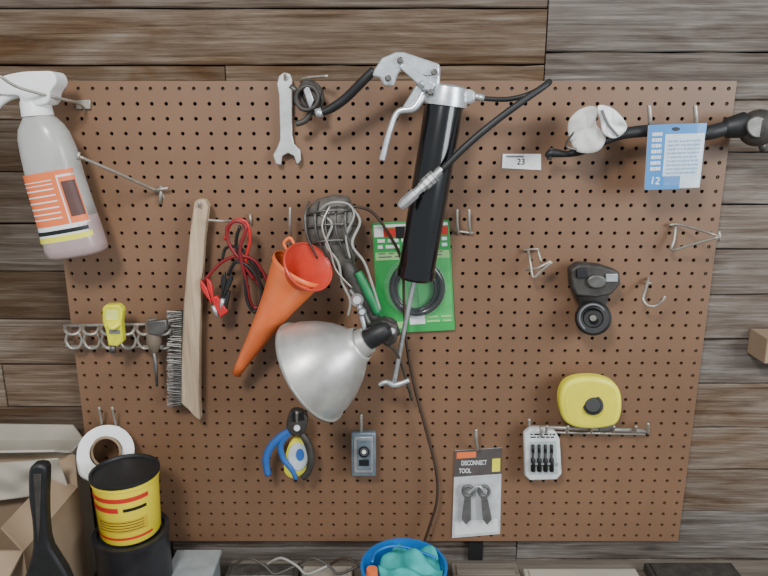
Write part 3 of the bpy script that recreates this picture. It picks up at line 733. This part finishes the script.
# ------------------------------------------------------------------ cardboard boxes
def opencarton(x0,x1,y0,y1,z0,z1,flaps,m,nm):
    t=.004
    box('side_front',x0,x1,y0,y0+t,z0,z1,m); box('side_back',x0,x1,y1-t,y1,z0,z1,m)
    box('side_left',x0,x0+t,y0+t,y1-t,z0,z1,m); box('side_right',x1-t,x1,y0+t,y1-t,z0,z1,m); box('bottom',x0+t,x1-t,y0+t,y1-t,z0,z0+t,m)
    for i,fv in enumerate(flaps): mk('flap_%d'%i,fv,[(0,1,2,3)],m,solid=.004)
    end(nm)
x0=-.95; x1=P(88,560,.12).x; z1=P(40,487,.1).z
opencarton(x0,x1-.012,-.29,-.10,BZ,z1,[
  [(x0,-.10,z1),(x1-.012,-.10,z1),(x1-.03,-.06,z1+.045),(x0,-.06,z1+.045)],
  [(x1-.012,-.10,z1),(x1-.012,-.29,z1),(x1-.055,-.27,z1+.03),(x1-.055,-.12,z1+.03)],
  [(x0,-.29,z1),(x1-.012,-.29,z1),(x1-.03,-.36,z1-.05),(x0,-.36,z1-.05)]],cardb,'cardboard_box')
xw=P(75,460,.05).x
opencarton(x0,xw,-.058,-.006,BZ,z1+.05,[
  [(x0,-.006,z1+.05),(xw,-.006,z1+.05),(xw-.02,-.004,z1+.08),(x0,-.004,z1+.085)],
  [(x0,-.058,z1+.05),(xw,-.058,z1+.05),(xw-.01,-.10,z1+.075),(x0,-.10,z1+.07)]],cardl,'cardboard_box')
sheet('newspaper',[(-40,466),(58,458),(70,492),(-40,505)],.12,.02,cardl,nu=30,nv=20,seed=5); end('crumpled_paper')

# ------------------------------------------------------------------ dustpan handle
plate('handle',[(28,472),(32,466),(42,466),(46,472),(45,500),(46,530),(50,550),(64,572),(78,610),(86,682),(4,682),(14,610),(26,572),(32,548),(31,520),(28,500)],.31,.02,rubber,bevel=.005,smooth=2)
plate('grip_inset',[(33,474),(41,474),(40,520),(38,545),(36,520)],.33,.001,dgrey,bevel=.0005)
end('black_dustpan')

# ------------------------------------------------------------------ blue bin with cloth
pb=P(404,565,.16); bx,by=pb.x,-.16; zt2=pb.z; rb=M(556,.16,42)
lathe('bin_shell',(bx,by,BZ+.001),(bx,by,zt2),[(0,0),(0,rb*.8),(.9,rb*.97),(.9,rb*1.03),(1,rb*1.04),(1,rb*.98),(.9,rb*.94),(.3,rb*.82),(.3,0)],blueb,n=48,caps=False)
v=[];f=[];n=28
for i in range(n+1):
    for j in range(n+1):
        u=i/n*2-1; w=j/n*2-1
        X=u*math.sqrt(1-w*w/2); Y=w*math.sqrt(1-u*u/2)
        v.append((bx+.012+X*rb*.78,by+Y*rb*.78,zt2-.014+.014*math.sin(5*X+1)*math.cos(4*Y)+.012*math.sin(9*Y+3*X)+.02*(1-X*X-Y*Y)))
for i in range(n):
    for j in range(n): a=i*(n+1)+j; f.append((a,a+1,a+n+2,a+n+1))
mk('cloth',v,f,teal,smooth=True,solid=.002)
tube('bin_handle',[(372,562,.20),(376,552,.16),(392,546,.14),(412,549,.14),(436,558,.16)],1.6,blueb)
end('plastic_bucket')

# clutter along the bench
bx0=P(168,562,.08).x; bx1=P(216,562,.08).x
zz=P(190,560,.08).z
box('tub',bx0+.01,bx1,-.17,-.05,BZ,zz-.008,mat('grey_tray',(130,135,138),.5),bevel=.006); box('rim',bx0+.006,bx1+.004,-.174,-.046,zz-.01,zz,mat('grey_tray_rim',(148,153,153),.5),bevel=.003); end('storage_box')
pk=P(372,571,.27)
lathe('cap_shell',(pk.x,pk.y,BZ),(pk.x,pk.y,pk.z+.004),[(0,.012),(.8,.012),(1,.009)],orange,n=24); lathe('cap_ring',(pk.x,pk.y,BZ),(pk.x,pk.y,BZ+.02),[(0,.016),(1,.016)],orange,n=24); end('marker_paint_cap')
for i,(a,b,y0,y1,h,mm_) in enumerate(((225,298,.02,.07,.018,dsteel),(302,352,.03,.09,.02,cardl),(452,520,.02,.07,.02,benchwood),(525,640,.03,.1,.014,cardl),(650,740,.02,.08,.02,dgrey))):
    xa=P(a,566,.05).x; xb=P(b,566,.05).x
    box('board',xa,xb,-y1,-y0,BZ,BZ+h,mm_,bevel=.003); box('lip',xa+.01,xb-.01,-y1+.008,-y0-.008,BZ+h,BZ+h+.003,mm_,bevel=.001)
    end(['steel_strip','flattened_carton','wood_offcut','flattened_carton','steel_strip'][i])
for k in range(4):
    x=235+k*32
    tube('strand',[(x,564,.10),(x+14,558,.11),(x+30,566,.12),(x+40,574,.13),(x+60,566,.12)],1.3,[cord,cordl,cord,brownc][k])
end('loose_cord')
xr=P(763,350,.03).x
box('carton',xr,xr+.16,-.04,.022,P(0,362,.03).z,P(0,337,.03).z,cardb,bevel=.002); box('tape',xr+.05,xr+.1,-.0405,.022,P(0,362,.03).z-.0005,P(0,337,.03).z+.0005,cardl); end('small_carton')

# ------------------------------------------------------------------ camera & light
cam=bpy.data.cameras.new('camera'); co=bpy.data.objects.new('camera',cam); bpy.context.scene.collection.objects.link(co)
cam.sensor_width=36; cam.lens=F*36/768; cam.clip_start=.02
co.location=(0,-D,ZC); co.rotation_euler=(math.pi/2-TH,0,0); bpy.context.scene.camera=co
def area(n,loc,tgt,size,e,col):
    l=bpy.data.lights.new(n,'AREA'); l.energy=e; l.size=size; l.color=col; o=bpy.data.objects.new(n,l); bpy.context.scene.collection.objects.link(o)
    o.location=loc; o.rotation_euler=(Vector(tgt)-Vector(loc)).to_track_quat('-Z','Y').to_euler()
area('window_daylight',(1.75,-1.7,2.0),(0.1,0,1.2),1.0,46,(0.90,0.96,1.0))
area('added_shadow_light',(-.45,-1.7,2.6),(0,0,1.2),.35,36,(1,0.98,0.95))  # added overhead source, kept small so cast shadows come out crisper
w=bpy.data.worlds.new('world'); bpy.context.scene.world=w; w.use_nodes=True
bg=w.node_tree.nodes['Background']; bg.inputs[0].default_value=(0.85,0.93,1.0,1); bg.inputs[1].default_value=0.62
